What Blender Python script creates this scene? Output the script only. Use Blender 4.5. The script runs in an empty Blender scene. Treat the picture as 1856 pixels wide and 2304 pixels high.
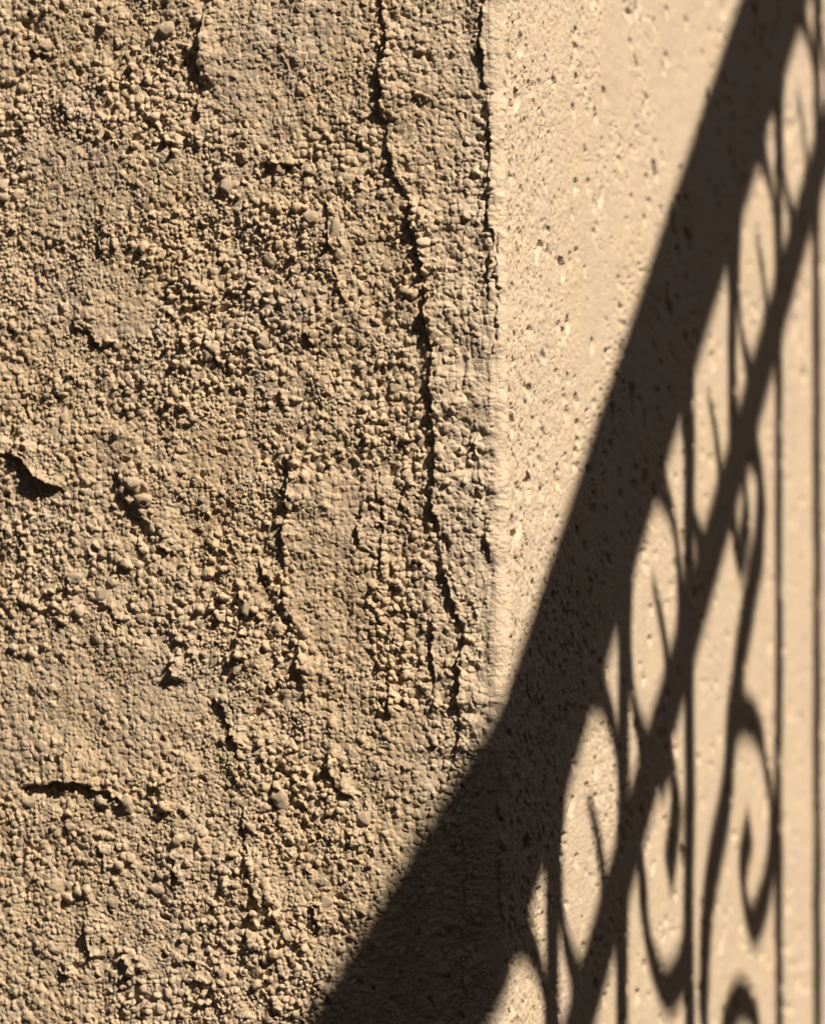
import bpy, math, random
import numpy as np
from mathutils import Vector, Matrix

# ---------------------------------------------------------------- camera, sky, sun, exposure
scene = bpy.context.scene
A = math.radians(20.0)                       # turn of the building against the view
W_L = np.array([-math.cos(A), math.sin(A), 0.0])   # along the rough face, away from the corner
W_R = np.array([math.sin(A), math.cos(A), 0.0])    # along the smooth face, away from the corner
N_L = np.array([-math.sin(A), -math.cos(A), 0.0])  # outward normals
N_R = np.array([math.cos(A), -math.sin(A), 0.0])
EYE = 1.30                                   # camera height above the ground

cam_data = bpy.data.cameras.new('camera')
cam = bpy.data.objects.new('camera', cam_data)
scene.collection.objects.link(cam)
scene.camera = cam
cam.location = (-0.0467, -1.45, EYE)
cam.rotation_euler = (math.pi / 2, 0, 0)
cam_data.sensor_fit = 'HORIZONTAL'
cam_data.sensor_width = 36.0
cam_data.lens = 121.6
cam_data.clip_start = 0.02
cam_data.clip_end = 500
cam_data.dof.use_dof = True
cam_data.dof.focus_distance = 1.483
cam_data.dof.aperture_fstop = 7.6

SUN_DIR = Vector(tuple(0.633 * N_R + 0.35 * N_L + np.array([0, 0, 0.691]))).normalized()
sun_data = bpy.data.lights.new('sun', 'SUN')
sun_data.energy = 5.0
sun_data.angle = math.radians(0.62)
sun_data.color = (1.0, 0.91, 0.79)
sun = bpy.data.objects.new('sun', sun_data)
sun.rotation_euler = SUN_DIR.to_track_quat('Z', 'Y').to_euler()
sun.location = SUN_DIR * 20
scene.collection.objects.link(sun)

world = bpy.data.worlds.new('World')
scene.world = world
world.use_nodes = True
wn = world.node_tree
sky = wn.nodes.new('ShaderNodeTexSky')
sky.sky_type = 'NISHITA'
sky.sun_disc = False
sky.sun_elevation = math.asin(SUN_DIR.z)
sky.sun_rotation = math.atan2(SUN_DIR.x, SUN_DIR.y)
bg = wn.nodes['Background']
bg.inputs['Strength'].default_value = 0.05
wn.links.new(sky.outputs[0], bg.inputs[0])

vs = scene.view_settings
vs.view_transform = 'Standard'
vs.look = 'None'
vs.exposure = 0.58
vs.gamma = 1.0
vs.use_curve_mapping = False
scene.cycles.max_bounces = 6

# ---------------------------------------------------------------- survey of the walls, millimetres
# rough face: (distance from the corner, height against eye level); ledges carry height, run-out and gap depth
LEDGES=[
(2.6,12,1.6,[(169,277),(170.1,261.7),(172.4,243.8),(171.3,225.7),(175.2,207.9),(179.7,199.6)]),
(1.4,8,0.8,[(179.7,199.6),(195,201.1),(206.4,198.5)]),
(3.2,14,2,[(68.4,285.8),(67.4,273.2),(66.3,263),(63.1,247.8),(66.8,232.9),(67.1,212.9),(63.1,192.6),(57.7,174.8),(50.8,162),(47.8,144.4),(44.4,129.3),(42.3,106.8),(39.1,84.2),(39.1,69.2),(37.5,44.3),(36.4,16.8),(37.2,-0.6),(34.1,-18.1),(33.3,-25.5)]),
(3,12,2,[(34.1,-18.1),(31.4,-38),(28.5,-47.9),(22.2,-57.8),(23.3,-80.2),(24,-100.1),(23.3,-115),(24.8,-133.7)]),
(2.6,12,1.6,[(119.5,41.3),(120.3,19.7),(122.3,-5.7),(122.8,-31.2),(121.4,-54),(114.6,-69.2),(115.7,-81.9),(112.6,-100.9)]),
(2.4,5,1.8,[(11.7,289.5),(10.7,267.1),(10.2,242.3),(8.6,217.4),(6.5,192.5),(7.5,167.8),(6,138),(7,108.4)]),
(5.2,10,2.6,[(320.9,39.2),(302.9,35.1),(293.9,33.7),(282.1,30.5),(271.7,20.4),(260.9,15.6),(252.7,11.1)]),
(2.4,10,1.6,[(225.1,24.1),(220.8,18.9),(216.5,4),(209.3,-3.2),(203,-7.1)]),
(3,9,2,[(282.1,-153.6),(270.3,-151.1),(255.6,-149),(235.2,-151.5),(223.7,-153.7),(217.3,-159.2)]),
(2.8,7,1.4,[(163.1,-100.8),(156.1,-116),(149.4,-131.7)]),
(2.6,8,1.4,[(99.3,-127.1),(95.7,-139.7),(91.6,-149.2),(82.7,-150.9)]),
(2.6,8,1.4,[(148,-156.7),(147.7,-177.2),(142.2,-197.4),(137.5,-216.3)]),
(2.4,7,1.2,[(112.4,98.4),(107.2,86.8),(102.5,79.1)]),
(3,6,1.4,[(98.2,165.1),(97.6,151.1),(94.4,137.1)]),
(2.6,5,1.2,[(160.6,188),(160,180.3),(156.1,171.1)]),
(2.8,8,1.4,[(250.3,107.2),(241,98.1),(232.3,90.6),(222.2,91.5)]),
(2.6,6,1.4,[(278.5,256.2),(271.7,251.4),(262.9,251.9)]),
(2.4,5,1.4,[(244.5,222.9),(243.9,205.9)]),
(2.2,5,1.2,[(253.6,-30.8),(250.9,-45.2)]),
(2.4,6,1.2,[(232.9,-184.5),(228.9,-196.1)]),
(2.2,6,1.2,[(241.6,-229.3),(237.5,-246.1)]),
(2.2,6,1.2,[(146.6,-224.5),(145.5,-244.9)]),
(2.2,6,1.2,[(219.6,-241.2),(215,-255.2)]),
(2.4,5,1.3,[(150.5,187.5),(141.6,189),(130.5,184.9),(111.3,185.6)]),
(2,6,1,[(178.6,164.3),(176.9,155.2)]),
(2,6,1,[(169.6,99.6),(166.8,81.6)]),
(2.4,6,1.2,[(125,65.5),(123.4,55.3)]),
(2,6,1,[(94.9,130.8),(93.3,120.7),(89.5,110.5)]),
(2.2,6,1,[(137.5,107.9),(133.3,98.8)]),
(2.2,6,1,[(70.6,58.4),(66.3,57.1)]),
(2.4,6,1.2,[(85.4,-169.6),(83.5,-179.6)]),
(2.4,6,1.2,[(130.5,-143.4),(127.2,-156)]),
(2,6,1,[(189.3,-79.4),(185.9,-93.6)]),
(2,6,1,[(228,-58),(219.3,-59.2)]),
(1.8,5,1,[(67.9,19.5),(66.3,-10.7),(67.9,-40.8)]),
(1.6,5,0.9,[(64.7,-53.3),(63.1,-80.9),(64.1,-111.1)]),
(1.6,5,0.9,[(78.7,4.4),(79.7,-20.8)]),
(1.6,5,0.9,[(39.9,-53),(38,-80.4),(39.1,-105.4)]),
(1.6,5,0.9,[(54.5,11.9),(55.6,-13.1)]),
(2,7,1,[(22.7,-154.7),(18.8,-191.8),(21.4,-229.2),(18.8,-266.3)]),
(2,7,1,[(4.4,-129.3),(1.3,-178.7),(2.3,-228.2)]),
(1.6,6,0.9,[(14.9,44),(11.7,6.8),(7,-30.3)]),
(1.6,6,0.9,[(4.4,147.9),(2.8,113.2),(4.4,78.6)]),
(1.8,6,1,[(152.8,-54.4),(150,-87.7)]),
(2,6,1,[(197.9,-13.6),(193.6,-21.3),(183.7,-22.6)]),
(2,6,1,[(137.5,-26.2),(133.3,-38.9)]),
(1.8,6,1,[(172.4,133.2),(170.7,112.5)]),
(1.8,6,1,[(235.2,155.9),(233.5,140.2)]),
(2,6,1,[(105.8,-208.4),(102.5,-223.5)]),
(2,6,1,[(258.5,-252.5),(249.8,-257.2)]),
(1.8,6,1,[(189.3,-184),(184.2,-201.9)])]
SHEETS=[
(0.8,1,[(166.8,276.9),(69.2,270.8),(70.6,220.6),(108.5,201),(138.8,206.2),(158.3,217.4),(169.6,235.9)]),
(0.8,0.7,[(276.2,203.4),(197.9,199.9),(166.8,192.1),(163.9,174),(206.4,162.7),(279.1,146.9)]),
(0.6,0.6,[(59.9,280.2),(-16.3,275.2),(-16.3,93),(12.2,44),(34.6,19.3),(37.2,64.2),(43.9,129.3),(54.5,169.7),(63.9,195.1)]),
(0.6,0.4,[(293.9,-93.2),(197.9,-67.9),(172.4,-108.7),(206.4,-148.4),(293.9,-148.7)]),
(0.8,0.5,[(119,19.7),(76,19.5),(70.6,-131.3),(108.5,-132.5),(119.5,-56.6)]),
(0.6,0.3,[(183.7,51),(130.5,45.2),(147.2,17.3),(183.7,20)]),
(0.6,0.3,[(293.9,-233.3),(241,-238.4),(235.2,-292.9),(293.9,-296.8)]),
(0.7,0.3,[(94.9,-101.7),(41.2,-100.5),(35.9,-150.2),(89.5,-154.6)]),
(0.4,0.3,[(34.6,19.3),(-16.3,43.7),(-16.3,-288.8),(25.4,-291.6),(18.8,-129.8)]),
(0.5,0.3,[(249.8,135.5),(197.9,123.6),(206.4,92.7),(235.2,98.5)]),
(0.5,0.2,[(293.9,-56.2),(235.2,-58.1),(235.2,-84.2),(293.9,-93.2)]),
(0.5,0.3,[(133.3,254.4),(122.3,197.8),(144.4,193.7)]),
(0.4,0.2,[(73.3,-154.1),(14.9,-142),(20.1,-291.3),(94.9,-296.4)])]
BIG_LUMPS=[(155.5,175.7,5,6.5,0.9),(92.7,150.5,4.5,10.5,0.8),(107.2,157.8,6,5.5,0.6),(211,16.2,8.5,6.5,1.1),(204.7,6.6,7.5,6,1.1),(217.3,12.4,5,4.5,1),(59.3,65.1,6.5,5,0.9),(214.5,-159.1,6,6.5,1),(228.9,-159.6,6.5,5.5,0.9),(279.1,235.2,4.5,4,1),(265.6,258.1,6,5,0.8),(158.3,-101.2,3.5,3.2,1),(192.2,263.5,6.5,6.5,0.7),(253.8,52.3,3.5,5,0.8),(203.6,126.3,5.5,2.2,0.7),(125,184.7,5,5,0.8),(108,215.4,5,5,0.6),(125,-153.4,8.5,7,0.6),(274.7,-161.2,6.5,5,0.7),(163.9,-77.7,3.5,10,0.5),(134.7,91.2,5.5,5,0.6),(166.8,85.4,4,5.5,0.7),(197.9,-205.1,6.5,4.5,0.7),(77.3,-161.7,5.5,6,0.7),(246.8,-36,6.5,4.5,0.6),(230.9,-45,6,5.5,0.5),(97.6,-208,6.5,4.5,0.5),(158.3,-249.4,4.5,5.5,0.6),(223.7,-214.1,5,6.5,0.6),(249.8,-173.4,4.5,4,0.7),(63.9,129.9,3.5,5,0.5),(169.6,243.6,3.5,5,0.7),(70.6,215.5,4,4,0.6),(119.5,35,3,4.5,0.8),(206.4,-57.7,5,4,0.6),(144.4,-51.8,4,5.5,0.7),(78.7,163.1,5,4.5,0.6),(288,-201.3,4.5,4.5,0.7),(258.5,-242,5.5,4,0.6),(179.4,-224.8,4.5,4,0.6)]
SCROLLS={
'hook1':[(0.3158,-0.1697),(0.3244,-0.1600),(0.3391,-0.1575),(0.3509,-0.1653),(0.3615,-0.1815),(0.3594,-0.1909),(0.3504,-0.2090),(0.3415,-0.2231),(0.3379,-0.2302)],
'curve2':[(0.5302,0.0344),(0.5483,0.0448),(0.5666,0.0469),(0.5929,0.0312),(0.6044,0.0142),(0.5986,0.0017),(0.5929,-0.0240),(0.5741,-0.0492),(0.5519,-0.0781),(0.5338,-0.1024),(0.5213,-0.1307),(0.5072,-0.1503),(0.4985,-0.1844),(0.4847,-0.2075),(0.4644,-0.2296),(0.4477,-0.2516),(0.4379,-0.2742),(0.4314,-0.3049),(0.4281,-0.3403)],
'curl2':[(0.5125,0.0057),(0.5142,-0.0149),(0.5302,-0.0316),(0.5483,-0.0151),(0.5556,0.0017),(0.5519,0.0075)],
'spiral':[(0.5072,-0.1528),(0.5195,-0.1455),(0.5410,-0.1432),(0.5666,-0.1471),(0.5929,-0.1575),(0.6082,-0.1707),(0.6160,-0.1864),(0.6336,-0.2053),(0.6387,-0.2320),(0.6316,-0.2574),(0.6160,-0.2772),(0.5929,-0.2914),(0.5741,-0.2956),(0.5538,-0.2818),(0.5410,-0.2592),(0.5465,-0.2432),(0.5593,-0.2303),(0.5685,-0.2263)],
'uloop':[(0.2649,-0.2010),(0.2758,-0.2190),(0.2786,-0.2375),(0.2841,-0.2566),(0.2953,-0.2729),(0.3124,-0.2903),(0.3356,-0.3037),(0.3594,-0.3014),(0.3807,-0.2932),(0.3900,-0.2753)],
'arch':[(0.4881,-0.3625),(0.5020,-0.3502),(0.5231,-0.3431),(0.5410,-0.3436),(0.5629,-0.3505),(0.5853,-0.3654),(0.5967,-0.3819)]}


# ---------------------------------------------------------------- helpers
def link(o, parent=None):
    scene.collection.objects.link(o)
    if parent is not None:
        o.parent = parent
    return o

def empty(name, loc=(0, 0, 0), parent=None):
    o = bpy.data.objects.new(name, None)
    o.location = loc
    return link(o, parent)

def tag(o, label=None, category=None, group=None, kind=None):
    for k, v in (('label', label), ('category', category), ('group', group), ('kind', kind)):
        if v:
            o[k] = v

def mesh_from_arrays(name, co, quads, mat, smooth=True):
    me = bpy.data.meshes.new(name)
    n = quads.shape[1]
    me.vertices.add(len(co))
    me.vertices.foreach_set('co', np.ascontiguousarray(co, dtype=np.float32).ravel())
    me.loops.add(quads.size)
    me.loops.foreach_set('vertex_index', quads.astype(np.int32).ravel())
    me.polygons.add(len(quads))
    me.polygons.foreach_set('loop_start', np.arange(0, quads.size, n, dtype=np.int32))
    me.polygons.foreach_set('use_smooth', np.full(len(quads), smooth))
    me.update(calc_edges=True)
    me.materials.append(mat)
    return me

def grid_quads(nr, nc, flip=False):
    i = np.arange(nr - 1)[:, None] * nc + np.arange(nc - 1)[None, :]
    i = i.ravel()
    q = np.stack([i, i + 1, i + nc + 1, i + nc], 1)
    return q[:, ::-1] if flip else q

def sstep(a, b, x):
    t = np.clip((x - a) / (b - a), 0, 1)
    return t * t * (3 - 2 * t)

def vnoise(x, y, seed, rot=0.55):
    """smooth value noise, -1..1, its lattice turned so that it never shows"""
    if rot:
        cr, sr = np.float32(math.cos(rot)), np.float32(math.sin(rot))
        x, y = cr * x - sr * y, sr * x + cr * y
    tab = np.random.default_rng(seed).random((256, 256)).astype(np.float32)
    xi = np.floor(x).astype(np.int32)
    yi = np.floor(y).astype(np.int32)
    fx = x - xi
    fy = y - yi
    fx = fx * fx * fx * (fx * (fx * 6 - 15) + 10)
    fy = fy * fy * fy * (fy * (fy * 6 - 15) + 10)
    x0, x1, y0, y1 = xi & 255, (xi + 1) & 255, yi & 255, (yi + 1) & 255
    a = tab[y0, x0] * (1 - fx) + tab[y0, x1] * fx
    b = tab[y1, x0] * (1 - fx) + tab[y1, x1] * fx
    return 2 * (a * (1 - fy) + b * fy) - 1

def fbm(x, y, seed, octaves=3, rot=0.55):
    s, amp, tot = 0, 1.0, 0
    for o in range(octaves):
        s = s + amp * vnoise(x * 2 ** o + 17.3 * o, y * 2 ** o + 5.1 * o, seed + o, rot + 0.7 * o if rot else 0)
        tot += amp
        amp *= 0.5
    return s / tot

def grains(U, V, cell, seed, rmin, rmax, hmin, hmax, prob, power=2.0, aspect=0.35):
    """height of scattered irregular grains, one per jittered cell, the tallest winning"""
    rng = np.random.default_rng(seed)
    T = rng.random((256 * 256, 6)).astype(np.float32)
    ang = T[:, 2] * np.float32(math.pi)
    r = rmin + (rmax - rmin) * T[:, 3] ** 1.5
    hh = np.where(rng.random(65536) < prob, hmin + (hmax - hmin) * T[:, 4], 0)
    asp = 1 - aspect * T[:, 5]
    tab = np.stack([0.1 + 0.8 * T[:, 0], 0.1 + 0.8 * T[:, 1], np.cos(ang) / r, np.sin(ang) / r, 1 / asp, hh], 1).astype(np.float32)
    ix = np.floor(U / cell).astype(np.int32)
    iy = np.floor(V / cell).astype(np.int32)
    fu = U / cell - ix
    fv = V / cell - iy
    out = np.zeros_like(U)
    for dy in (-1, 0, 1):
        for dx in (-1, 0, 1):
            t = tab[((iy + dy) & 255) * 256 + ((ix + dx) & 255)]
            px = (dx + t[..., 0] - fu) * cell
            py = (dy + t[..., 1] - fv) * cell
            qx = t[..., 2] * px + t[..., 3] * py
            qy = (t[..., 2] * py - t[..., 3] * px) * t[..., 4]
            d2 = qx * qx + qy * qy
            h = t[..., 5] * np.sqrt(np.clip(1 - d2 ** (power * 0.5), 0, 1)) * (1 + 0.3 * qx * (t[..., 0] - 0.5) * 2)
            np.maximum(out, h, out=out)
    return out

def packed(U, V, cell, seed, jitter=0.9):
    """bed of closely packed stones: distance to the joint (mm), a random height per stone and a lean per stone"""
    rng = np.random.default_rng(seed)
    T = rng.random((256 * 256, 6)).astype(np.float32)
    T[:, :2] = 0.5 + jitter * (T[:, :2] - 0.5)
    ix = np.floor(U / cell).astype(np.int32)
    iy = np.floor(V / cell).astype(np.int32)
    fu = U / cell - ix
    fv = V / cell - iy
    f1 = np.full_like(U, 9.0)
    f2 = np.full_like(U, 9.0)
    best = np.zeros(U.shape, np.int32)
    bx = np.zeros_like(U)
    by = np.zeros_like(U)
    for dy in (-1, 0, 1):
        for dx in (-1, 0, 1):
            k = ((iy + dy) & 255) * 256 + ((ix + dx) & 255)
            t = T[k, :2]
            px = dx + t[..., 0] - fu
            py = dy + t[..., 1] - fv
            d = px * px + py * py
            w = d < f1
            f2 = np.where(w, f1, np.minimum(f2, d))
            f1 = np.where(w, d, f1)
            best = np.where(w, k, best)
            bx = np.where(w, px, bx)
            by = np.where(w, py, by)
    gap = (np.sqrt(f2) - np.sqrt(f1)) * cell
    t = T[best, 2:]
    lean = cell * (bx * (t[..., 0] - 0.5) + by * (t[..., 1] - 0.5))
    return gap, t[..., 2], lean, t[..., 3], np.sqrt(f1) * cell

def rough_height(U, V, smooth):
    rough = 1 - smooth
    wu = U + 0.8 * vnoise(U / 2.6, V / 2.6, 1) + 0.22 * vnoise(U / 1.2, V / 1.2, 2)
    wv = V + 0.8 * vnoise(U / 2.6, V / 2.6, 3) + 0.22 * vnoise(U / 1.2, V / 1.2, 4)
    def dome(g, w):
        x = 1 - np.clip(g / w, 0, 1)
        return np.sqrt(np.clip(1 - x * x, 0, 1))
    def cap(f, r):
        return np.sqrt(np.clip(1 - (f / r) ** 2, 0, 1))
    # medium stones, closely packed, some sunk and some proud
    g, hv, lean, pr, f = packed(wu, wv, 3.5, 41, 0.85)
    body = 0.4 * dome(g, 1.5) + 0.7 * cap(f, 1.9 + 0.6 * pr)
    mid = body * (0.35 + 1.25 * hv * hv) + 0.5 * lean * dome(g, 1.0)
    mid_s = dome(g, 1.3) * (0.38 * sstep(0.1, 0.7, pr)) + 0.16 * lean
    # fine stones
    g, hv, lean, pr, f = packed(wu + 31, wv + 11, 2.2, 43, 0.9)
    body = 0.4 * dome(g, 1.0) + 0.6 * cap(f, 1.15 + 0.45 * pr)
    sml = body * (0.35 + 0.85 * hv * hv) + 0.45 * lean * dome(g, 0.7)
    sml_s = dome(g, 0.9) * (0.36 * sstep(0.1, 0.8, hv)) + 0.18 * lean
    # bigger stones, here and there
    big = grains(wu + 7, wv + 3, 8.0, 47, 1.5, 3.8, 1.2, 2.6, 0.6, 2.4)
    sel = sstep(-0.25, 0.1, fbm(U / 16, V / 16, 48, 2))
    few = sstep(-0.15, 0.35, fbm(U / 26, V / 30, 52, 2))
    bed = np.maximum(mid * sel + sml * (1 - sel), big * few + 0.1)
    coarse = 0.75 + 0.45 * sstep(-0.3, 0.4, fbm(U / 34, V / 40, 57, 2))
    sand = 0.10 * fbm(U / 1.3, V / 1.5, 58, 2)
    flat = 0.8 * mid_s * sel + sml_s * (1 - 0.5 * sel) + 0.25 * fbm(U / 3.5, V / 6.0, 59, 2) + sand
    return rough * bed * coarse + smooth * flat

def poly_mask(U, V, poly, soft):
    """soft inside mask of a polygon"""
    p = np.array(poly, dtype=np.float32)
    full = np.zeros(U.shape, np.float32)
    sel = (U > p[:, 0].min() - soft) & (U < p[:, 0].max() + soft) & (V > p[:, 1].min() - soft) & (V < p[:, 1].max() + soft)
    U, V = U[sel], V[sel]
    inside = np.zeros(U.shape, bool)
    dmin = np.full(U.shape, 1e9, np.float32)
    for a, b in zip(p, np.roll(p, -1, 0)):
        cond = (a[1] > V) != (b[1] > V)
        xx = (b[0] - a[0]) * (V - a[1]) / (b[1] - a[1] + 1e-9) + a[0]
        inside ^= cond & (U < xx)
        ab = b - a
        t = np.clip(((U - a[0]) * ab[0] + (V - a[1]) * ab[1]) / (ab @ ab + 1e-9), 0, 1)
        dmin = np.minimum(dmin, np.hypot(U - a[0] - t * ab[0], V - a[1] - t * ab[1]))
    sd = np.where(inside, dmin, -dmin)
    full[sel] = sstep(-soft, soft, sd)
    return full

def ledge(H, G, P, U, V, amp, decay, groove, pts, seed):
    """a torn edge of a plaster coat: one side stands proud, a gap runs along it"""
    p = np.array(pts, dtype=np.float32)
    m = 3.2 * decay
    sel = (U > p[:, 0].min() - m) & (U < p[:, 0].max() + m) & (V > p[:, 1].min() - m) & (V < p[:, 1].max() + m)
    u, v = U[sel], V[sel]
    best = np.full(u.shape, 1e9, np.float32)
    sd = np.zeros_like(u)
    al = np.zeros_like(u)
    seg = np.hypot(*(p[1:] - p[:-1]).T)
    tot = seg.sum()
    run = 0
    for i in range(len(p) - 1):
        a, b = p[i], p[i + 1]
        ab = b - a
        t = np.clip(((u - a[0]) * ab[0] + (v - a[1]) * ab[1]) / (ab @ ab), 0, 1)
        ex, ey = u - a[0] - t * ab[0], v - a[1] - t * ab[1]
        d = np.hypot(ex, ey)
        nx, ny = ab[1], -ab[0]
        if -nx * 1.0 + ny * 0.8 < 0:        # the proud side lies towards the corner and up
            nx, ny = -nx, -ny
        s = np.sign(ex * nx + ey * ny) * d
        w = d < best
        best = np.where(w, d, best)
        sd = np.where(w, s, sd)
        al = np.where(w, run + t * seg[i], al)
        run += seg[i]
    end = sstep(0, 0.12 * tot + 1, al) * sstep(0, 0.12 * tot + 1, tot - al)
    vary = 0.62 + 0.45 * vnoise(al / 8.0, al * 0 + seed * 1.7, 900 + seed) + 0.2 * vnoise(u / 6.0, v / 6.0, 970)
    k = np.clip(end ** 0.6 * vary, 0, 1.3)
    # fade where the nearest point is a line end
    up = np.where(sd > 0, np.exp(-sd / decay) * sstep(-0.1, 0.9, sd), 0)
    dn = np.where(sd <= 0.4, np.exp(-np.abs(sd - 0.2) / (1.3 + 0.8 * vnoise(al / 4.0, al * 0 + seed * 0.7, 990))), 0)
    P[sel] = np.maximum(P[sel], np.clip(end, 0, 1) * np.exp(-(best / 6.0) ** 2))
    H[sel] += amp * k * up
    G[sel] += groove * k * dn * np.clip(0.9 + 0.9 * vnoise(u / 2.4, v / 2.4, 971), 0, 1.6)

# ---------------------------------------------------------------- materials
def stucco(name, base, warm, grey, bump, speckle=0.45, scale=1.0, corner=None):
    m = bpy.data.materials.new(name)
    m.use_nodes = True
    nt = m.node_tree
    b = nt.nodes['Principled BSDF']
    b.inputs['Roughness'].default_value = 0.82
    b.inputs['Specular IOR Level'].default_value = 0.25
    tc = nt.nodes.new('ShaderNodeTexCoord')
    def noise(s, det, rough=0.6):
        n = nt.nodes.new('ShaderNodeTexNoise')
        n.inputs['Scale'].default_value = s * scale
        n.inputs['Detail'].default_value = det
        n.inputs['Roughness'].default_value = rough
        nt.links.new(tc.outputs['Object'], n.inputs['Vector'])
        return n
    def ramp(src, p0, p1):
        r = nt.nodes.new('ShaderNodeMapRange')
        r.inputs['From Min'].default_value = p0
        r.inputs['From Max'].default_value = p1
        r.clamp = True
        nt.links.new(src.outputs['Fac'], r.inputs['Value'])
        return r
    def mix(fac, c1, c2, amount=1.0):
        x = nt.nodes.new('ShaderNodeMix')
        x.data_type = 'RGBA'
        if isinstance(fac, (int, float)):
            x.inputs[0].default_value = fac
        else:
            mul = nt.nodes.new('ShaderNodeMath')
            mul.operation = 'MULTIPLY'
            mul.inputs[1].default_value = amount
            nt.links.new(fac.outputs[0], mul.inputs[0])
            nt.links.new(mul.outputs[0], x.inputs[0])
        for sock, c in ((x.inputs[6], c1), (x.inputs[7], c2)):
            if isinstance(c, tuple):
                sock.default_value = (*c, 1)
            else:
                nt.links.new(c, sock)
        return x.outputs[2]
    c = mix(ramp(noise(9, 3), 0.45, 0.68), base, warm, 0.8)
    c = mix(ramp(noise(14, 4), 0.48, 0.68), c, grey, 0.9)
    mp = nt.nodes.new('ShaderNodeMapping')
    mp.inputs['Scale'].default_value = (1, 1, 0.12)
    nt.links.new(tc.outputs['Object'], mp.inputs['Vector'])
    st = noise(60, 4)
    nt.links.new(mp.outputs[0], st.inputs['Vector'])
    c = mix(ramp(st, 0.5, 0.75), c, tuple(v * 0.8 for v in grey), 0.5)
    vo = nt.nodes.new('ShaderNodeTexVoronoi')
    vo.inputs['Scale'].default_value = 240
    nt.links.new(tc.outputs['Object'], vo.inputs['Vector'])
    sx = nt.nodes.new('ShaderNodeSeparateColor')
    nt.links.new(vo.outputs['Color'], sx.inputs[0])
    def pick(sock, p0, p1):
        r = nt.nodes.new('ShaderNodeMapRange')
        r.inputs['From Min'].default_value = p0
        r.inputs['From Max'].default_value = p1
        nt.links.new(sx.outputs[sock], r.inputs['Value'])
        return r
    c = mix(pick(0, 0.55, 1.0), c, tuple(min(1, v * k) for v, k in zip(base, (1.16, 1.18, 1.22))), speckle)
    c = mix(pick(1, 0.6, 1.0), c, tuple(v * k for v, k in zip(base, (0.92, 0.80, 0.66))), speckle)
    c = mix(ramp(noise(260, 3), 0.35, 0.7), c, tuple(min(1, v * 1.14) for v in base), 0.5)
    c = mix(ramp(noise(420, 2), 0.56, 0.72), c, tuple(v * 0.72 for v in warm), 0.45)
    if corner is not None:                   # the finish coat of the other face was drawn round the corner
        dt = nt.nodes.new('ShaderNodeVectorMath')
        dt.operation = 'DOT_PRODUCT'
        dt.inputs[1].default_value = tuple(W_L)
        nt.links.new(tc.outputs['Object'], dt.inputs[0])
        ad = nt.nodes.new('ShaderNodeMath')
        ad.operation = 'MULTIPLY_ADD'
        ad.inputs[1].default_value = 0.05
        nt.links.new(noise(35, 4).outputs['Fac'], ad.inputs[0])
        nt.links.new(dt.outputs['Value'], ad.inputs[2])
        mr = nt.nodes.new('ShaderNodeMapRange')
        mr.inputs['From Min'].default_value = 0.036
        mr.inputs['From Max'].default_value = 0.075
        nt.links.new(ad.outputs[0], mr.inputs['Value'])
        c = mix(mr, corner, c)
    nt.links.new(c, b.inputs['Base Color'])
    n1 = noise(800, 5, 0.7)
    bp = nt.nodes.new('ShaderNodeBump')
    bp.inputs['Strength'].default_value = bump
    bp.inputs['Distance'].default_value = 0.0009
    nt.links.new(n1.outputs['Fac'], bp.inputs['Height'])
    nt.links.new(bp.outputs[0], b.inputs['Normal'])
    return m

def plain(name, col, rough=0.7, metal=0.0, bump_scale=None, bump=0.3):
    m = bpy.data.materials.new(name)
    m.use_nodes = True
    nt = m.node_tree
    b = nt.nodes['Principled BSDF']
    b.inputs['Roughness'].default_value = rough
    b.inputs['Metallic'].default_value = metal
    n = nt.nodes.new('ShaderNodeTexNoise')
    n.inputs['Scale'].default_value = bump_scale or 30
    n.inputs['Detail'].default_value = 6
    r = nt.nodes.new('ShaderNodeMix')
    r.data_type = 'RGBA'
    r.inputs[6].default_value = (*[v * 0.75 for v in col], 1)
    r.inputs[7].default_value = (*[min(1, v * 1.25) for v in col], 1)
    nt.links.new(n.outputs['Fac'], r.inputs[0])
    nt.links.new(r.outputs[2], b.inputs['Base Color'])
    bp = nt.nodes.new('ShaderNodeBump')
    bp.inputs['Strength'].default_value = bump
    bp.inputs['Distance'].default_value = 0.002
    nt.links.new(n.outputs['Fac'], bp.inputs['Height'])
    nt.links.new(bp.outputs[0], b.inputs['Normal'])
    return m

M_ROUGH = stucco('rough_stucco', (0.51, 0.388, 0.258), (0.535, 0.385, 0.218), (0.465, 0.37, 0.28), 0.6, corner=(0.57, 0.447, 0.315))
M_SMOOTH = stucco('smooth_stucco', (0.58, 0.455, 0.322), (0.59, 0.45, 0.295), (0.56, 0.45, 0.335), 0.8, 0.25)
M_IRON = plain('black_iron', (0.03, 0.028, 0.026), 0.5, 0.6, 80)
M_CONC = plain('weathered_concrete', (0.16, 0.145, 0.125), 0.9, 0, 20)
M_GROUND = plain('dark_paving', (0.07, 0.062, 0.052), 0.9, 0, 6)
M_CORE = plain('wall_core', (0.3, 0.25, 0.19), 0.9, 0, 20)

# ---------------------------------------------------------------- ground
g = 150.0
gme = mesh_from_arrays('ground', np.array([(-g, -g, 0), (g, -g, 0), (g, g, 0), (-g, g, 0)]), np.array([[0, 1, 2, 3]]), M_GROUND, False)
ground = link(bpy.data.objects.new('ground', gme))
tag(ground, 'dark paved ground around the stucco building', 'ground', kind='structure')

# ---------------------------------------------------------------- the building corner
WALL_H = 3.3
WALL_W = 3.0
FIL = 0.006                                  # rounding of the corner

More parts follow.
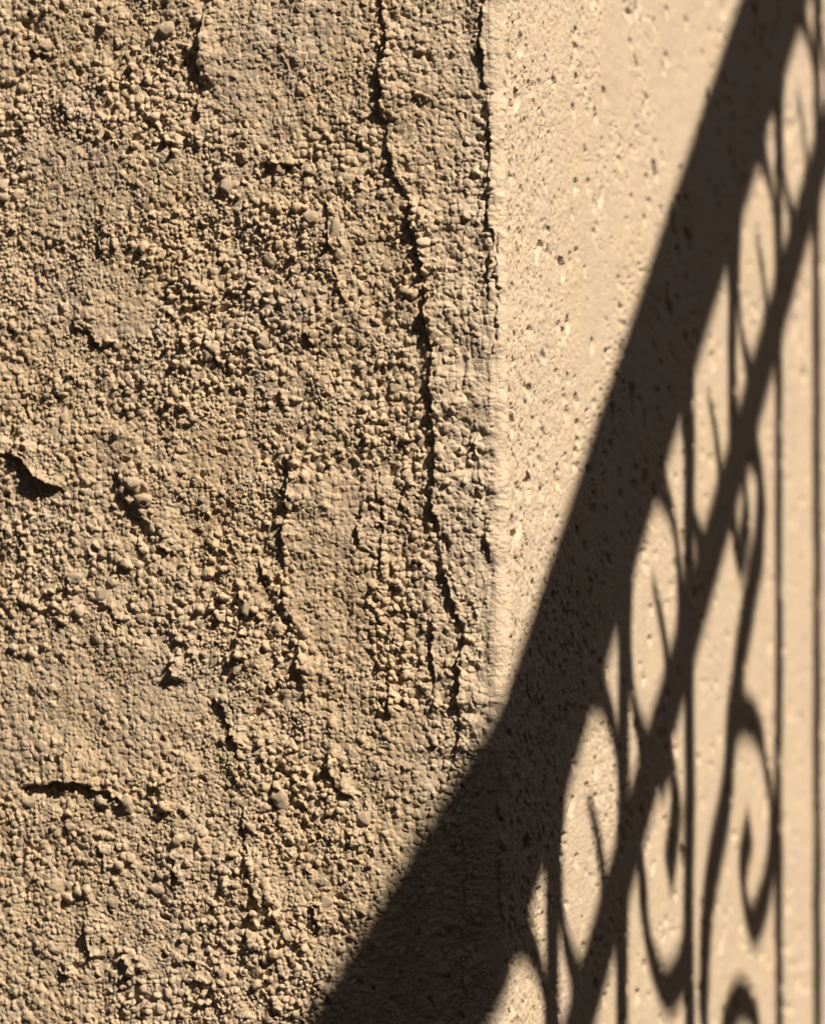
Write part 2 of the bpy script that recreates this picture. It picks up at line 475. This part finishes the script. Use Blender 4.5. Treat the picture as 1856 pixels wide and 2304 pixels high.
def spread(lo, hi, step, far_lo, far_hi, growth):
    """fine spacing between lo and hi, growing outside"""
    mid = np.arange(lo, hi + step * 0.5, step)
    def out(start, limit):
        r, s, x = [], step, start
        while x < limit:
            s *= growth
            x += s
            r.append(x)
        if r:
            r[-1] = limit
        return np.array(r)
    right = out(mid[-1], far_hi)
    left = -out(-mid[0], -far_lo)[::-1]
    return np.concatenate([left, mid, right])

rows = spread(-290, 290, 0.42, -EYE * 1000, (WALL_H - EYE) * 1000, 1.07)      # millimetres against eye level
cols_L = spread(FIL * 1000, 300, 0.42, FIL * 1000, WALL_W * 1000, 1.07)

# --- rough face
U, V = np.meshgrid(cols_L.astype(np.float32), rows.astype(np.float32))
eu = U + 2.6 * fbm(U / 9, V / 9, 5, 3) + 0.9 * vnoise(U / 2.0, V / 2.0, 6)
ev = V + 2.6 * fbm(U / 9, V / 9, 8, 3) + 0.9 * vnoise(U / 2.0, V / 2.0, 9)
smooth = np.zeros_like(U)
raised = np.zeros_like(U)
pu = eu + 5 * fbm(U / 24, V / 24, 12, 2)
pv = ev + 5 * fbm(U / 24, V / 24, 15, 2)
for s, r, poly in SHEETS:
    mk = poly_mask(pu, pv, poly, 5.0)
    smooth = np.maximum(smooth, 0.82 * s * mk)
    raised = np.maximum(raised, r * mk)
patch = 0.5 + 0.5 * fbm(U / 30, V / 42, 20, 3)
smooth = np.clip(smooth + 0.25 * sstep(0.55, 0.85, patch), 0, 0.8)
rough = 1 - smooth
led = np.zeros_like(U)
gap = np.zeros_like(U)
prox = np.zeros_like(U)
for i, (amp, decay, groove, pts) in enumerate(LEDGES):
    ledge(led, gap, prox, eu, ev, amp, 1.4 * decay + 2, groove, pts, i)
smooth = smooth * (1 - 0.75 * prox)
rough = 1 - smooth
swell = 1.6 * fbm(U / 55, V / 70, 30, 3) + 2.2 * fbm(U / 14, V / 18, 33, 3) * (0.35 + 0.65 * rough)
strokes = 0.8 * (fbm((U + 0.04 * V + 2.2 * fbm(U / 7, V / 26, 56, 2)) / 3.1, V / 38, 55, 2, 0) * (0.6 + 0.6 * vnoise(U / 16, V / 20, 54))) * sstep(170, 100, U) * smooth
H = swell + raised + 1.6 * rough_height(U, V, smooth) + strokes
# broken pits between the grains
H -= 1.9 * grains(eu + 90, ev + 40, 11, 61, 0.9, 2.8, 0.8, 1.9, 0.45) * rough
# micro relief
H += 0.05 * fbm(U / 0.9, V / 0.9, 71, 2)
# runs out to the rounded corner
edge = sstep(FIL * 1000, FIL * 1000 + 9, U)
def lip(s, v):                               # rolled plaster lip: s runs over the arris, 0 at its middle
    body = 0.8 + 1.7 * fbm(s / 30 + 4, v / 26, 91, 3) + 0.6 * fbm(s / 6, v / 7, 94, 2)
    return np.clip(body, -0.6, 4) * np.exp(-(s / 13.0) ** 2)
ARC = FIL * 1000 * math.pi / 2
away = np.maximum(sstep(310, 420, np.abs(V)), sstep(330, 450, U))   # the coarse outskirts of the mesh stay calmer
H = H * (1 - 0.75 * away)
H = H * (0.6 + 0.4 * edge) + lip(-(U - FIL * 1000 + ARC / 2), V)
H_bare = H[:, 0].copy()
H = H + 1.3 * led - 1.25 * gap
H_L = H
base_L = U[..., None] * 0.001 * W_L
co = base_L + (H[..., None] * 0.001) * N_L
co[..., 2] = EYE + V * 0.001

building = empty('stucco_building')
tag(building, 'beige stucco building corner with a rough left face and a smoother right face', 'building')
me = mesh_from_arrays('rough_wall', co.reshape(-1, 3), grid_quads(len(rows), len(cols_L), True), M_ROUGH)
rough_wall = link(bpy.data.objects.new('rough_wall', me), building)
tag(rough_wall, 'coarse pebbled stucco face raked by sunlight')

# --- rounded corner: continues the end columns of both faces round an arc
n_arc = 42
arc_t = np.linspace(0, 1, n_arc)
Vc, Tc = np.meshgrid(rows.astype(np.float32), arc_t.astype(np.float32), indexing='ij')
ang = Tc * math.pi / 2
cen = FIL * (W_L + W_R)
nrm = np.cos(ang)[..., None] * N_L + np.sin(ang)[..., None] * N_R
Sc = Tc * FIL * 1570.0
Uc = (FIL * 1000 - Sc).astype(np.float32)    # the rough face carried on round the arris
ecu = Uc + 2.6 * fbm(Uc / 9, Vc / 9, 5, 3) + 0.9 * vnoise(Uc / 2.0, Vc / 2.0, 6)
ecv = Vc + 2.6 * fbm(Uc / 9, Vc / 9, 8, 3) + 0.9 * vnoise(Uc / 2.0, Vc / 2.0, 9)
led_c, gap_c, prox_c = np.zeros_like(Uc), np.zeros_like(Uc), np.zeros_like(Uc)
for i, (amp, decay, groove, pts) in enumerate(LEDGES):
    if min(p[0] for p in pts) < 35:
        ledge(led_c, gap_c, prox_c, ecu, ecv, amp, 1.4 * decay + 2, groove, pts, i)
hc = (0.85 - 0.35 * Tc) * rough_height(Uc, Vc, 0.35 + 0.4 * Tc) + 0.35 * fbm(Sc / 5 + 9, Vc / 6, 84, 3)
hc += lip(Sc - ARC / 2, Vc)
hc_end_L = H_bare[:, None]

# --- smooth face
rows_R = np.concatenate([rows[rows < -440], np.arange(-440, 440.1, 0.85), rows[rows > 440]])
cR, s, x = [], 0.55, FIL * 1000
while x < WALL_W * 1000:
    cR.append(x)
    x += s
    s = min(s * 1.009, 2.4) if x < 900 else s * 1.06
cR[-1] = WALL_W * 1000
cols_R = np.array(cR)

def lean_out(v):                             # the arris stands a little further out at mid height
    return 2.0 * np.exp(-((v + 40) / 150) ** 2) - 1.0 + 0.8 * fbm(v / 60, v * 0 + 3.3, 96, 2)

def pitted(U, V, su, sv, fn):
    """holes with one undercut side and a run-out shaped down-sun to hold back bright sunlit specks"""
    out = fn(U, V)
    for k, f in ((1, 0.72), (2, 0.46), (3, 0.22)):
        out = np.maximum(out, f * fn(U - 0.9 * k * su, V + 1.3 * k * sv))
    return out

def smooth_height(U, V):
    wu = U + 0.8 * vnoise(U / 3.5, V / 2.5, 101)
    wv = V + 0.8 * vnoise(U / 3.5, V / 2.5, 102)
    near = sstep(260, 20, U)
    h = 1.0 * fbm(U / 70, V / 60, 103, 3) + 0.30 * fbm(U / 9, V / 6, 106, 3)
    g, hv, lean, pr, f = packed(wu, wv, 3.0, 107)
    h = h + (0.14 + 0.50 * near) * (np.sqrt(np.clip(g / 1.2, 0, 1)) * (0.6 + 0.6 * hv) + 0.5 * lean)
    h = h + 0.09 * fbm(U / 1.8, V / 1.2, 109, 2)
    # blow holes
    wu2 = U / 1.35 + 1.0 * vnoise(U / 5, V / 3, 111)
    wv2 = V / 1.25 + 0.8 * vnoise(U / 4, V / 2.5, 112)
    p = pitted(wu2, wv2, 1 / 1.35, 1 / 1.25, lambda a, b: np.maximum(grains(a, b, 3.8, 113, 0.5, 1.4, 1.6, 4.5, 0.5, 2.0, 0.3), 0))
    clump = sstep(-0.3, 0.3, fbm(U / 60, V / 45, 115, 2))
    p = p * np.maximum(clump * (0.15 + 0.85 * sstep(420, 120, U)), 0.8 * sstep(150, 40, U))
    q = pitted(wu2, wv2, 1 / 1.35, 1 / 1.25, lambda a, b: grains(a / 1.5 + 50, b + 50, 11.0, 117, 0.9, 2.4, 2.5, 6.0, 0.36, 2.0, 0.3))
    # scratches left by dragged sand grains, upright dashes
    w3 = U / 4.5 + 0.8 * vnoise(U / 30, V / 9, 119)
    d = grains(w3, V / 8.0 + 0.4 * vnoise(U / 9, V / 9, 121), 5.0, 123, 0.5, 1.3, 4.0, 10.0, 0.42, 2.0, 0.2)
    d = d * sstep(-0.25, 0.15, fbm(U / 80, V / 70, 125, 2))
    return h - np.maximum(np.maximum(p, q), d) + lip(U - FIL * 1000 + ARC / 2, V) + lean_out(V) * np.exp(-U / 160)

UR, VR = np.meshgrid(cols_R.astype(np.float32), rows_R.astype(np.float32))
HR = smooth_height(UR, VR)
# the arc ends where the faces begin
h_end_R = smooth_height(np.full((len(rows), 1), FIL * 1000, np.float32), rows.astype(np.float32)[:, None])
wl = sstep(0.25, 0.0, Tc)
wr = sstep(0.75, 1.0, Tc)
hc = hc * (1 - wl) * (1 - wr) + hc_end_L * wl + h_end_R * wr
hc = hc + (1.2 * led_c - 1.5 * gap_c) * (1 - wr)
hc = hc + (lean_out(Vc) * sstep(0, 1, Tc)) * (1 - wr)
co = cen + nrm * (FIL + hc * 0.001)[..., None]
co[..., 2] = EYE + Vc * 0.001
me = mesh_from_arrays('corner_edge', co.reshape(-1, 3), grid_quads(len(rows), n_arc), M_SMOOTH)
link(bpy.data.objects.new('corner_edge', me), building)
co = UR[..., None] * 0.001 * W_R + HR[..., None] * 0.001 * N_R
co[..., 2] = EYE + VR * 0.001
co[:, 0] -= 0.0002 * N_R
me = mesh_from_arrays('smooth_wall', co.reshape(-1, 3), grid_quads(len(rows_R), len(cols_R)), M_SMOOTH)
smooth_wall = link(bpy.data.objects.new('smooth_wall', me), building)
tag(smooth_wall, 'smoother pitted stucco face crossed by scrollwork shadows')

# --- solid body behind the plaster
def box_mesh(name, lo, hi, mat, frame=None):
    x0, y0, z0 = lo
    x1, y1, z1 = hi
    v = np.array([(x0, y0, z0), (x1, y0, z0), (x1, y1, z0), (x0, y1, z0), (x0, y0, z1), (x1, y0, z1), (x1, y1, z1), (x0, y1, z1)], float)
    if frame is not None:
        v = frame(v)
    q = np.array([(0, 3, 2, 1), (4, 5, 6, 7), (0, 1, 5, 4), (1, 2, 6, 5), (2, 3, 7, 6), (3, 0, 4, 7)])
    return mesh_from_arrays(name, v, q, mat, False)

def bframe(v):                               # (along smooth normal, along smooth face, up) -> world
    return v[:, :1] * N_R + v[:, 1:2] * W_R + v[:, 2:] * np.array([[0, 0, 1.0]])

me = box_mesh('wall_core', (-WALL_W, 0.02, 0), (-0.02, WALL_W, WALL_H - 0.01), M_CORE, bframe)
link(bpy.data.objects.new('wall_core', me), building)

# --- unseen overhang added to cut sky light from above on both faces
me = box_mesh('sky_block_overhang', (-WALL_W, -0.7, WALL_H), (0.9, WALL_W, WALL_H + 2.6), M_CORE, bframe)
link(bpy.data.objects.new('sky_block_overhang', me), building)

# --- lumps of plaster standing on the rough face
random.seed(5)
rng = np.random.default_rng(5)
def rock(seed, detail):
    import bmesh
    from mathutils import noise as mnoise
    bm = bmesh.new()
    bmesh.ops.create_icosphere(bm, subdivisions=detail, radius=1.0)
    r = random.Random(seed)
    planes = [(Vector((r.gauss(0, 1), r.gauss(0, 1), r.gauss(0, 1))).normalized(), r.uniform(0.55, 0.85)) for _ in range(14)]
    ph = [r.uniform(0, 6) for _ in range(6)]
    for v in bm.verts:
        d = v.co.normalized()
        k = 1 + 0.12 * math.sin(3 * d.x + ph[0]) + 0.12 * math.sin(3.5 * d.y + ph[1]) + 0.1 * math.sin(4 * d.z + ph[2])
        p = d * k
        for n, off in planes:
            e = p.dot(n) - off
            if e > 0:
                p = p - n * (e * 0.85)
        q = d * 1.7 + Vector((seed, 0, 0))
        v.co = p * (1 + 0.30 * mnoise.noise(q) + 0.22 * mnoise.noise(q * 2.3))
    co = np.array([v.co[:] for v in bm.verts])
    tri = np.array([[v.index for v in f.verts] for f in bm.faces])
    bm.free()
    return co, tri
rocks = [rock(100 + i, 2) for i in range(10)]
lump_meshes = [mesh_from_arrays('plaster_lump', c, t, M_ROUGH) for c, t in (rock(200 + i, 3) for i in range(10))]

def wall_height(u, v):
    i = int(np.clip(np.searchsorted(rows, v), 0, len(rows) - 1))
    j = int(np.clip(np.searchsorted(cols_L, u), 0, len(cols_L) - 1))
    a = H_L[max(0, i - 3):i + 4, max(0, j - 3):j + 4]
    return float(a.mean()), float(rough[i, j])

def lump_matrix(u, v, h, ru, rv, rn, spin):
    R = Matrix(((W_L[0], 0, N_L[0]), (W_L[1], 0, N_L[1]), (0, 1, 0))).to_4x4()
    p = u * 0.001 * W_L + h * 0.001 * N_L
    T = Matrix.Translation((p[0], p[1], EYE + v * 0.001))
    S = Matrix.Diagonal((ru * 0.001, rv * 0.001, rn * 0.001, 1))
    return T @ R @ Matrix.Rotation(spin, 4, 'Z') @ S

spots = []
for u, v, ru, rv, proud in BIG_LUMPS:
    h, _ = wall_height(u, v)
    spots.append((max(ru, rv), u, v, h + proud * 0.1, ru * 0.8, rv * 0.8, 0.62 * min(ru, rv) * proud, random.uniform(-0.3, 0.3)))
tries = 0
small = []
while len(small) < 1100 and tries < 30000:
    tries += 1
    u = random.uniform(22, 312)
    v = random.uniform(-292, 292)
    h, ro = wall_height(u, v)
    if random.random() > ro ** 3.0 - 0.1:
        continue
    r = random.choice((1.1, 1.2, 1.4, 1.6, 1.8, 2.1, 2.5)) * random.uniform(0.85, 1.15)
    small.append((r, u, v, h - 0.1 * r, r, r * random.uniform(0.7, 1.25), r * random.uniform(0.6, 0.95), random.uniform(0, 6.28)))
small.sort(reverse=True)
cut = 300 - len(spots)
for k, (r, u, v, h, ru, rv, rn, spin) in enumerate(spots + small[:cut]):
    o = bpy.data.objects.new('plaster_lump', lump_meshes[k % len(lump_meshes)])
    o.matrix_world = lump_matrix(u, v, h, ru, rv, rn, spin)
    link(o, rough_wall)
cos, tris, n0 = [], [], 0
for k, (r, u, v, h, ru, rv, rn, spin) in enumerate(small[cut:]):
    c, t = rocks[k % len(rocks)]
    Mx = np.array(lump_matrix(u, v, h, ru, rv, rn, spin))
    cos.append(c @ Mx[:3, :3].T + Mx[:3, 3])
    tris.append(t + n0)
    n0 += len(c)
me = mesh_from_arrays('plaster_grains', np.concatenate(cos), np.concatenate(tris), M_ROUGH)
o = link(bpy.data.objects.new('plaster_grains', me), rough_wall)
tag(o, kind='stuff')

# ---------------------------------------------------------------- wrought iron stair railing beside the smooth face
RD = 0.75                                    # distance of the railing from the smooth face
LN, LT, LZ = SUN_DIR.dot(Vector(N_R)), SUN_DIR.dot(Vector(W_R)), SUN_DIR.z
SH_R, SH_Z = RD * LT / LN, RD * LZ / LN      # the drawing of the railing is taken where its shade falls on the wall
SLOPE = 0.857
PITCH = 0.1417

def rail_point(r, z, e=0.0):
    p = (RD + e) * N_R + (r + SH_R) * W_R
    return np.array([p[0], p[1], EYE + z + SH_Z])

railing = empty('stair_railing', tuple(rail_point(-1.0, -EYE - SH_Z)))
tag(railing, 'black wrought iron stair railing with rings and scrolls beside the smooth wall', 'railing')

def bar(name, pts, thick, depth, closed=False, taper=None):
    """flat bar swept along a curve in the railing plane: thick in the plane, depth across it"""
    p = np.array(pts, float)
    n = len(p)
    if closed:
        tan = np.roll(p, -1, 0) - np.roll(p, 1, 0)
    else:
        tan = np.gradient(p, axis=0)
    tan /= np.linalg.norm(tan, axis=1)[:, None] + 1e-12
    nor = np.stack([-tan[:, 1], tan[:, 0]], 1)
    co = []
    for i in range(n):
        k = 1.0 if taper is None else taper(i / (n - 1))
        for sn, se in ((-1, -1), (1, -1), (1, 1), (-1, 1)):
            q = p[i] + nor[i] * sn * thick * 0.5 * k
            co.append(rail_point(q[0], q[1], se * depth * 0.5 * k))
    quads = []
    for i in range(n if closed else n - 1):
        a, b = i * 4, ((i + 1) % n) * 4
        for j in range(4):
            quads.append((a + j, a + (j + 1) % 4, b + (j + 1) % 4, b + j))
    if not closed:
        quads += [(0, 1, 2, 3), (4 * n - 1, 4 * n - 2, 4 * n - 3, 4 * n - 4)]
    co = np.array(co) - np.array(railing.location)
    me = mesh_from_arrays(name, co, np.array(quads), M_IRON, False)
    return link(bpy.data.objects.new(name, me), railing)

def curve(pts, n=60):
    """Catmull-Rom through the points"""
    p = np.array(pts, float)
    p = np.vstack([2 * p[0] - p[1], p, 2 * p[-1] - p[-2]])
    out = []
    m = max(3, n // (len(p) - 3))
    for i in range(1, len(p) - 2):
        for t in np.linspace(0, 1, m, endpoint=False):
            a, b, c, d = p[i - 1:i + 3]
            out.append(0.5 * (2 * b + (c - a) * t + (2 * a - 5 * b + 4 * c - d) * t * t + (3 * b - a - 3 * c + d) * t ** 3))
    out.append(p[-2])
    return out

def line_q(q, r0, r1, n=2):
    return [(r, q + SLOPE * r) for r in np.linspace(r0, r1, n)]

R0, R1 = -1.0, 1.35
bar('handrail', line_q(-0.178, R0, R1), 0.012, 0.0945)
bar('middle_rail', line_q(-0.413, R0, R1), 0.020, 0.028)
bar('bottom_rail', line_q(-1.40, R0, R1), 0.010, 0.020)
posts = {k: 0.0911 + PITCH * k for k in range(-7, 9)}
posts[2], posts[3], posts[4], posts[5] = 0.392, 0.511, 0.658, 0.7962
for k, r in posts.items():
    if r < R0 or r > R1:
        continue
    low = -0.413 if k % 4 == 3 else -1.40
    zz = np.linspace(low + SLOPE * r, -0.178 + SLOPE * r, 48)
    bar('baluster', [(r + 0.0022 * float(vnoise(np.array(z * 28.0), np.array(k * 3.7), 300)), z) for z in zz], 0.019 if r < 0.75 else 0.024, 0.016)
for k in range(-7, 8):
    c = np.array([0.1635 + PITCH * k, 0])
    c[1] = -0.326 + SLOPE * c[0]
    if c[0] < R0 + 0.1 or c[0] > R1 - 0.1:
        continue
    a0, a1 = (100, 380) if k == 2 else (0, 360)
    t = np.radians(np.linspace(a0, a1, 49))
    pts = [(c[0] + 0.065 * math.cos(x), c[1] + 0.083 * math.sin(x)) for x in t]
    if k == 2:
        bar('ring', pts, 0.011, 0.020)
    else:
        bar('ring', pts[:-1], 0.011, 0.020, True)
    s = c - np.array([0.1635, -0.186])
    leaf = [(0.1560, -0.1690), (0.1600, -0.1690), (0.1665, -0.1755), (0.1777, -0.1913), (0.1876, -0.2070), (0.1926, -0.2159), (0.1935, -0.2330), (0.190, -0.250)]
    bar('leaf_curl', curve([(x + s[0], y + s[1]) for x, y in leaf], 30), 0.012, 0.018, taper=lambda t: 0.25 + 0.75 * min(1, 2.2 * t))
for k in (-2, -1, 0):
    for name, pts in SCROLLS.items():
        dr = 4 * PITCH * k
        q = [(r + dr, z + SLOPE * dr) for r, z in pts]
        if min(x for x, _ in q) < R0 or max(x for x, _ in q) > R1:
            continue
        bar('scroll', curve(q, 90), 0.013, 0.026 if name == 'curve2' else 0.021)

# ---------------------------------------------------------------- stair flight on the far side of the railing
stair = empty('staircase')
tag(stair, 'weathered concrete stair flight on the outer side of the iron railing', 'staircase')
tread, rise = 0.25, 0.25 * SLOPE
q0 = -1.62 + SH_Z + EYE - SLOPE * SH_R       # height of the nosing line at the corner
r = (0 - q0) / SLOPE
k = 0
while k < 12:
    lo = (RD - 0.03, r, 0.0)
    hi = (RD + 1.1, r + tread - 0.003, rise * (k + 1))
    me = box_mesh('step', lo, hi, M_CONC, bframe)
    link(bpy.data.objects.new('step', me), stair)
    r += tread
    k += 1

# ---------------------------------------------------------------- houses added out of view to block low sky light
M_DARK = plain('dark_render', (0.11, 0.10, 0.09), 0.9, 0, 4)  # kept dark so the added houses bounce little fill light
M_TILE = plain('roof_tile', (0.22, 0.10, 0.06), 0.85, 0, 12)
M_WOOD = plain('brown_shutter', (0.08, 0.05, 0.03), 0.6, 0, 14)
M_PANE = plain('window_pane', (0.03, 0.035, 0.04), 0.1, 0, 2, 0.0)

def house(name, label, lo, hi, face, openings):
    """face 0: front looks back along the smooth wall's normal; face 1: front looks at the rough wall"""
    h = empty(name)
    tag(h, label, 'house', 'added sky blocking houses')
    def add(nm, a, b, mat, parent):
        return link(bpy.data.objects.new(nm, box_mesh(nm, a, b, mat, bframe)), parent)
    add('wall', lo, hi, M_DARK, h)
    add('roof', (lo[0] - 0.12, lo[1] - 0.12, hi[2]), (hi[0] + 0.12, hi[1] + 0.12, hi[2] + 0.14), M_TILE, h)
    for kind, a, z0, w, hh in openings:
        def slab(nm, a0, a1, z0, z1, d0, d1, mat, parent):
            if face == 0:
                return add(nm, (lo[0] - d1, a0, z0), (lo[0] - d0, a1, z1), mat, parent)
            return add(nm, (a0, hi[1] + d0, z0), (a1, hi[1] + d1, z1), mat, parent)
        if kind == 'window':
            f = slab('window', a, a + w, z0, z0 + hh, 0.002, 0.03, M_WOOD, h)
            for i in range(2):
                slab('pane', a + 0.05 + i * (w / 2), a + w / 2 - 0.05 + i * (w / 2), z0 + 0.06, z0 + hh - 0.06, 0.032, 0.036, M_PANE, f)
            slab('sill', a - 0.08, a + w + 0.08, z0 - 0.07, z0 - 0.003, 0.002, 0.12, M_CONC, f)
        else:
            f = slab('door', a, a + w, z0, z0 + hh, 0.002, 0.05, M_WOOD, h)
            slab('door_handle', a + w - 0.14, a + w - 0.10, 1.0, 1.14, 0.052, 0.10, M_IRON, f)

house('sky_block_house', 'low grey house with a flat tiled roof added out of view to keep sky light off the smooth wall', (4.3, -9.0, 0), (9.5, 13.0, 4.95), 0,
      [('door', -1.2, 0.02, 1.0, 2.1)] + [('window', a, 1.2, 1.0, 1.3) for a in (-7.5, -4.8, 1.5, 4.2, 7.0)])
house('sky_block_house', 'tall grey house with two rows of windows added out of view to keep sky light off the rough wall', (-12.0, -11.0, 0), (3.0, -4.2, 7.8), 1,
      [('door', -2.4, 0.02, 1.1, 2.2)] + [('window', a, z, 1.0, 1.4) for a in (-10.0, -7.3, -4.8, 0.5) for z in (1.2, 4.4)])
